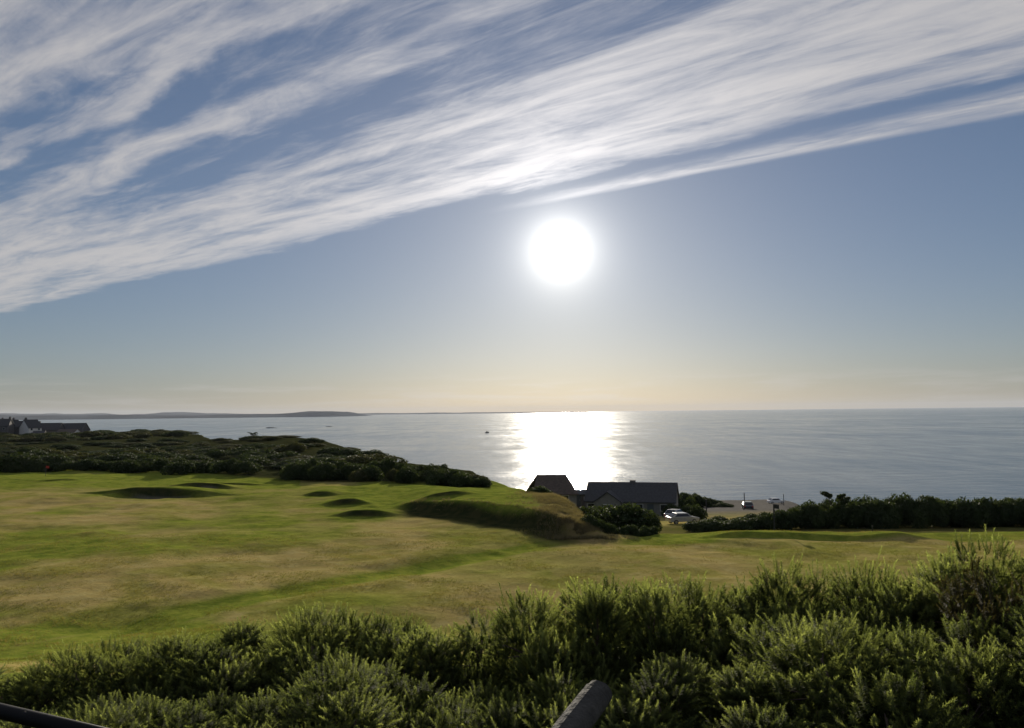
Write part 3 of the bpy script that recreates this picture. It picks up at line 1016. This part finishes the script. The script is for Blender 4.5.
# black rail in the lower left corner
r0 = at(0, 711, 1.45); r1 = at(100, 735, 1.338)
dr = (r1 - r0); dr.z = 0; dr.normalize()
t = empty('handrail', r0 - dr * .3 - Vector((0, 0, r0.z - 28.35)))
e0 = r0 - dr * 1.3; e1 = r0 + dr * .62
org = t.location
MB().tube([e0 - org, r0 - org, e1 - org], .0122, 16).build('rail', M_black, t, smooth=True)
for e in (e0, e1):
    q = Vector((e.x, e.y, gz(e.x, e.y) - .1))
    MB().tube([q - org, e - org], .014, 12).build('upright', M_black, t, smooth=True)
tag(t, "black metal handrail crossing the bottom left corner", 'handrail')

# ------------------------------------------------------------------ sea rocks and boat


def rock(px, py, Y, w, h, label, group=None):
    p = at(px, py, Y)
    nu, nv = 18, 9
    V = []; Fc = []
    sd = random.randint(0, 999)
    for j in range(nv):
        ph = math.pi / 2 * j / (nv - 1)
        for i in range(nu):
            a = 2 * math.pi * i / nu
            rr = .7 + .6 * float(vnoise(math.cos(a) * 2 + 5, math.sin(a) * 2 + j * .7 + 5, sd))
            V.append((math.cos(a) * math.cos(ph) * rr * w, math.sin(a) * math.cos(ph) * rr * w * .5, math.sin(ph) * h * rr - .3))
    for j in range(nv - 1):
        for i in range(nu):
            i2 = (i + 1) % nu
            Fc.append((j * nu + i, j * nu + i2, (j + 1) * nu + i2, (j + 1) * nu + i))
    o = obj('sea_rock', new_mesh('sea_rock', V, Fc, [M_rock], False), None, (p.x, p.y, 0))
    tag(o, label, 'rock', group)


for (px, w, h, lab) in ((194, 9, 1.6, "flat dark sea rock nearest the headland tip"), (202, 11, 2.0, "flat dark sea rock in the middle of the reef off the headland"),
                        (211, 8, 1.5, "smallest flat sea rock at the outer end of the reef off the headland"), (215.5, 5, 1.8, "last dark sea rock off the headland, alone at the tip")):
    rock(px, 437, 960 + random.uniform(-20, 20), w, h, lab, 'rocks of the reef off the headland')
rock(271, 427, 1900, 12, 1.6, "faint low skerry in the open sea above the small tree", None)
rock(329, 426, 2000, 9, 1.2, "faint low skerry in the open sea under the far hill", None)

p = at(487, 432, 1230)
t = empty('fishing_boat', (p.x, p.y, 0), R(20))
hb = MB()
hb.add([(-3, -1, .9), (-3, 1, .9), (1.6, 1.1, 1.0), (3.4, 0, 1.5), (1.6, -1.1, 1.0), (-2.7, -.6, -.3), (-2.7, .6, -.3), (1.4, .6, -.3), (2.7, 0, -.2), (1.4, -.6, -.3)],
       [(0, 1, 2, 3, 4), (5, 9, 8, 7, 6), (0, 4, 9, 5), (4, 3, 8, 9), (3, 2, 7, 8), (2, 1, 6, 7), (1, 0, 5, 6)])
hb.build('hull', M_darkcloth, t)
MB().box(-.9, .7, -.6, .6, 1.0, 2.4).build('cabin', M_darkcloth, t, bevel=.05)
MB().tube([(-1.6, 0, .9), (-1.6, 0, 4.2)], .06, 6).build('mast', M_darkcloth, t)
tag(t, "tiny dark boat on the sea just left of the sun's glitter", 'boat')

# ------------------------------------------------------------------ haze
m = bpy.data.materials.new('thin_sea_haze'); m.use_nodes = True
nt = m.node_tree
nt.nodes.remove(nt.nodes['Principled BSDF'])
v = nt.nodes.new('ShaderNodeVolumePrincipled')
v.inputs['Color'].default_value = (.80, .87, 1.0, 1)
v.inputs['Density'].default_value = 1.9e-5
v.inputs['Anisotropy'].default_value = 0.0
nt.links.new(v.outputs[0], nt.nodes['Material Output'].inputs['Volume'])
hz = MB().box(-44000, 44000, -300, 53000, -40, 330).build('haze', m)
tag(hz, kind='stuff')

# ------------------------------------------------------------------ sun + sky
sl = bpy.data.lights.new('sun', 'SUN')
sl.energy = 5.0
sl.angle = R(.53)
sl.color = (1.0, .90, .74)
so = bpy.data.objects.new('sun', sl)
COL.objects.link(so)
so.rotation_euler = (-SUN).to_track_quat('-Z', 'Y').to_euler()

W = bpy.data.worlds.new("World")
sc.world = W
W.use_nodes = True
n = NT(W.node_tree)
bg = W.node_tree.nodes['Background']
sky = n.node('ShaderNodeTexSky', sky_type='NISHITA')
sky.sun_disc = False
sky.sun_elevation = SUN_EL
sky.sun_rotation = SUN_AZ
sky.altitude = 30
sky.air_density = 1.0; sky.dust_density = .35; sky.ozone_density = 2.5
tc = n.node('ShaderNodeTexCoord').outputs['Generated']
sp = n.node('ShaderNodeSeparateXYZ'); n.put(sp.inputs[0], tc)
X, Yd, Z = (E(n, sp.outputs[i]) for i in range(3))
dt = n.node('ShaderNodeVectorMath', operation='DOT_PRODUCT'); n.put(dt.inputs[0], tc); dt.inputs[1].default_value = SUN
ang = n.m('ARCCOSINE', n.m('MINIMUM', E(n, dt.outputs['Value']), .9999999)) * (180 / math.pi)   # degrees from the sun
zz = n.m('MAXIMUM', Z, .015)
xp = X / zz; yp = Yd / zz
a = xp * -.755 + yp * .656          # along the wind
b = xp * .656 + yp * .755           # across it
CLOUD = True
SKYK = .055
# even out the sky's range a little: a hazy maritime sky
gm = n.node('ShaderNodeGamma'); n.put(gm.inputs[0], sky.outputs[0]); gm.inputs[1].default_value = .72
col = n.mix(1.0, gm.outputs[0], (.90, 1.0, 1.25), 'MULTIPLY')
if CLOUD:
    wv = n.noise(n.vec(a * .55, b * 1.1, 3.0), 1, 3, .5)
    wv2 = n.noise(n.vec(a * 1.3, b * 2.6, 5.0), 1, 5, .6, .4)
    bw = b + (wv - .5) * .38 + (wv2 - .5) * .34
    n1 = n.noise(n.vec(a * .60, b * 3.4, 0.0), 1, 6, .52, .8)
    n2 = n.noise(n.vec(a * 1.5 + b * 1.2, b * 5.5 - a * .35, 7.0), 1, 10, .66, .9)
    n3 = n.noise(n.vec(a * .45, b * 14.0, 2.0), 1, 6, .6, .35)
    n4 = n.noise(n.vec(a * 3.2 - b * 1.0, b * 12.0 + a * .8, 9.0), 1, 8, .68, .6)
    cov = n.curve(bw / 4.0, [(0, .60), (.19, .66), (.24, .32), (.275, .74), (.31, .26), (.36, .62), (.41, .18), (.455, .30), (.50, .66), (.56, .72), (.63, .70), (.672, .92), (.70, .80), (.735, .0), (1, 0)])
    cov = n.m('MAXIMUM', cov, n.smooth(a, 3.0, 5.2) * .80 * n.smooth(b, 2.9, 2.6) * n.smooth(b, .6, 1.5))
    edge = n.smooth(bw + (n1 - .5) * .34 + (n4 - .5) * .34 + (n2 - .5) * .22, 2.92, 2.60)
    dens = n.smooth(cov + (n1 - .5) * 1.35 + (n2 - .5) * 1.1 + (n3 - .5) * .30 + (n4 - .5) * .50, .10, 1.10) * edge
    # separate thin streamer below the main deck
    lo = 2.98 + a * .015; hi = 3.30 - a * .085
    bs = b + (n1 - .5) * .10 + (n2 - .5) * .10 + (n4 - .5) * .06
    st = n.smooth(bs - lo, -.08, .14) * n.smooth(hi - bs, -.03, .05) * n.smooth(a, 2.9, 2.2)
    st = (st * n.smooth(n1 * .4 + n2 * .6 + n3 * .3 + n4 * .3, .55, .98, .18, 1.0)).clamp()
    dens = n.m('MAXIMUM', dens, st)
    # faint banks low over the horizon
    lowv = n.noise(n.vec(n.m('ARCTAN2', X, Yd) * 7.0, Z * 90.0, 1.0), 1, 6, .6, .3)
    lb = n.smooth(lowv, .47, .66) * n.smooth(Z, .005, .014) * n.smooth(Z, .050, .026) * .55
    glow = n.m('EXPONENT', ang * -.055)
    glow2 = n.m('EXPONENT', ang * -.16)
    cb = .70 + glow * .50 + glow2 * 1.8
    CCOL = n.mix(1.0, (1.0, .96, .945), cb.s, 'MULTIPLY')
    cc = n.node('ShaderNodeVectorMath', operation='SCALE'); n.put(cc.inputs[0], CCOL); cc.inputs['Scale'].default_value = 9.5
    col = n.mix((dens * .84).clamp(), col, cc.outputs[0])
    col = n.mix(lb, col, n.mix(.5, col, cc.outputs[0]))
# the solar aureole, in degrees round the sun itself
au = n.m('EXPONENT', ang * -1.15) * 40 + n.m('EXPONENT', ang * -.52) * 10.5 + n.m('EXPONENT', ang * -.22) * 1.8
ac = n.mix(1.0, (1.0, .965, .88), au.s, 'MULTIPLY')
col = n.mix(1.0, col, ac, 'ADD')
hzn = n.smooth(Z, .0, .07, .92, 1.0)
col = n.mix(1.0, col, n.mix(hzn, (0, 0, 0), (1, 1, 1)), 'MULTIPLY')
n.put(bg.inputs[0], col)
bg.inputs[1].default_value = SKYK

# ------------------------------------------------------------------ render settings
sc.view_settings.view_transform = 'Standard'
sc.view_settings.look = 'None'
sc.view_settings.gamma = 1.0
sc.view_settings.exposure = 0.45
sc.view_settings.use_curve_mapping = False
sc.render.engine = 'CYCLES'
sc.cycles.use_denoising = True
sc.cycles.max_bounces = 8
sc.cycles.transparent_max_bounces = 8
sc.cycles.volume_bounces = 0
sc.cycles.sample_clamp_indirect = 8
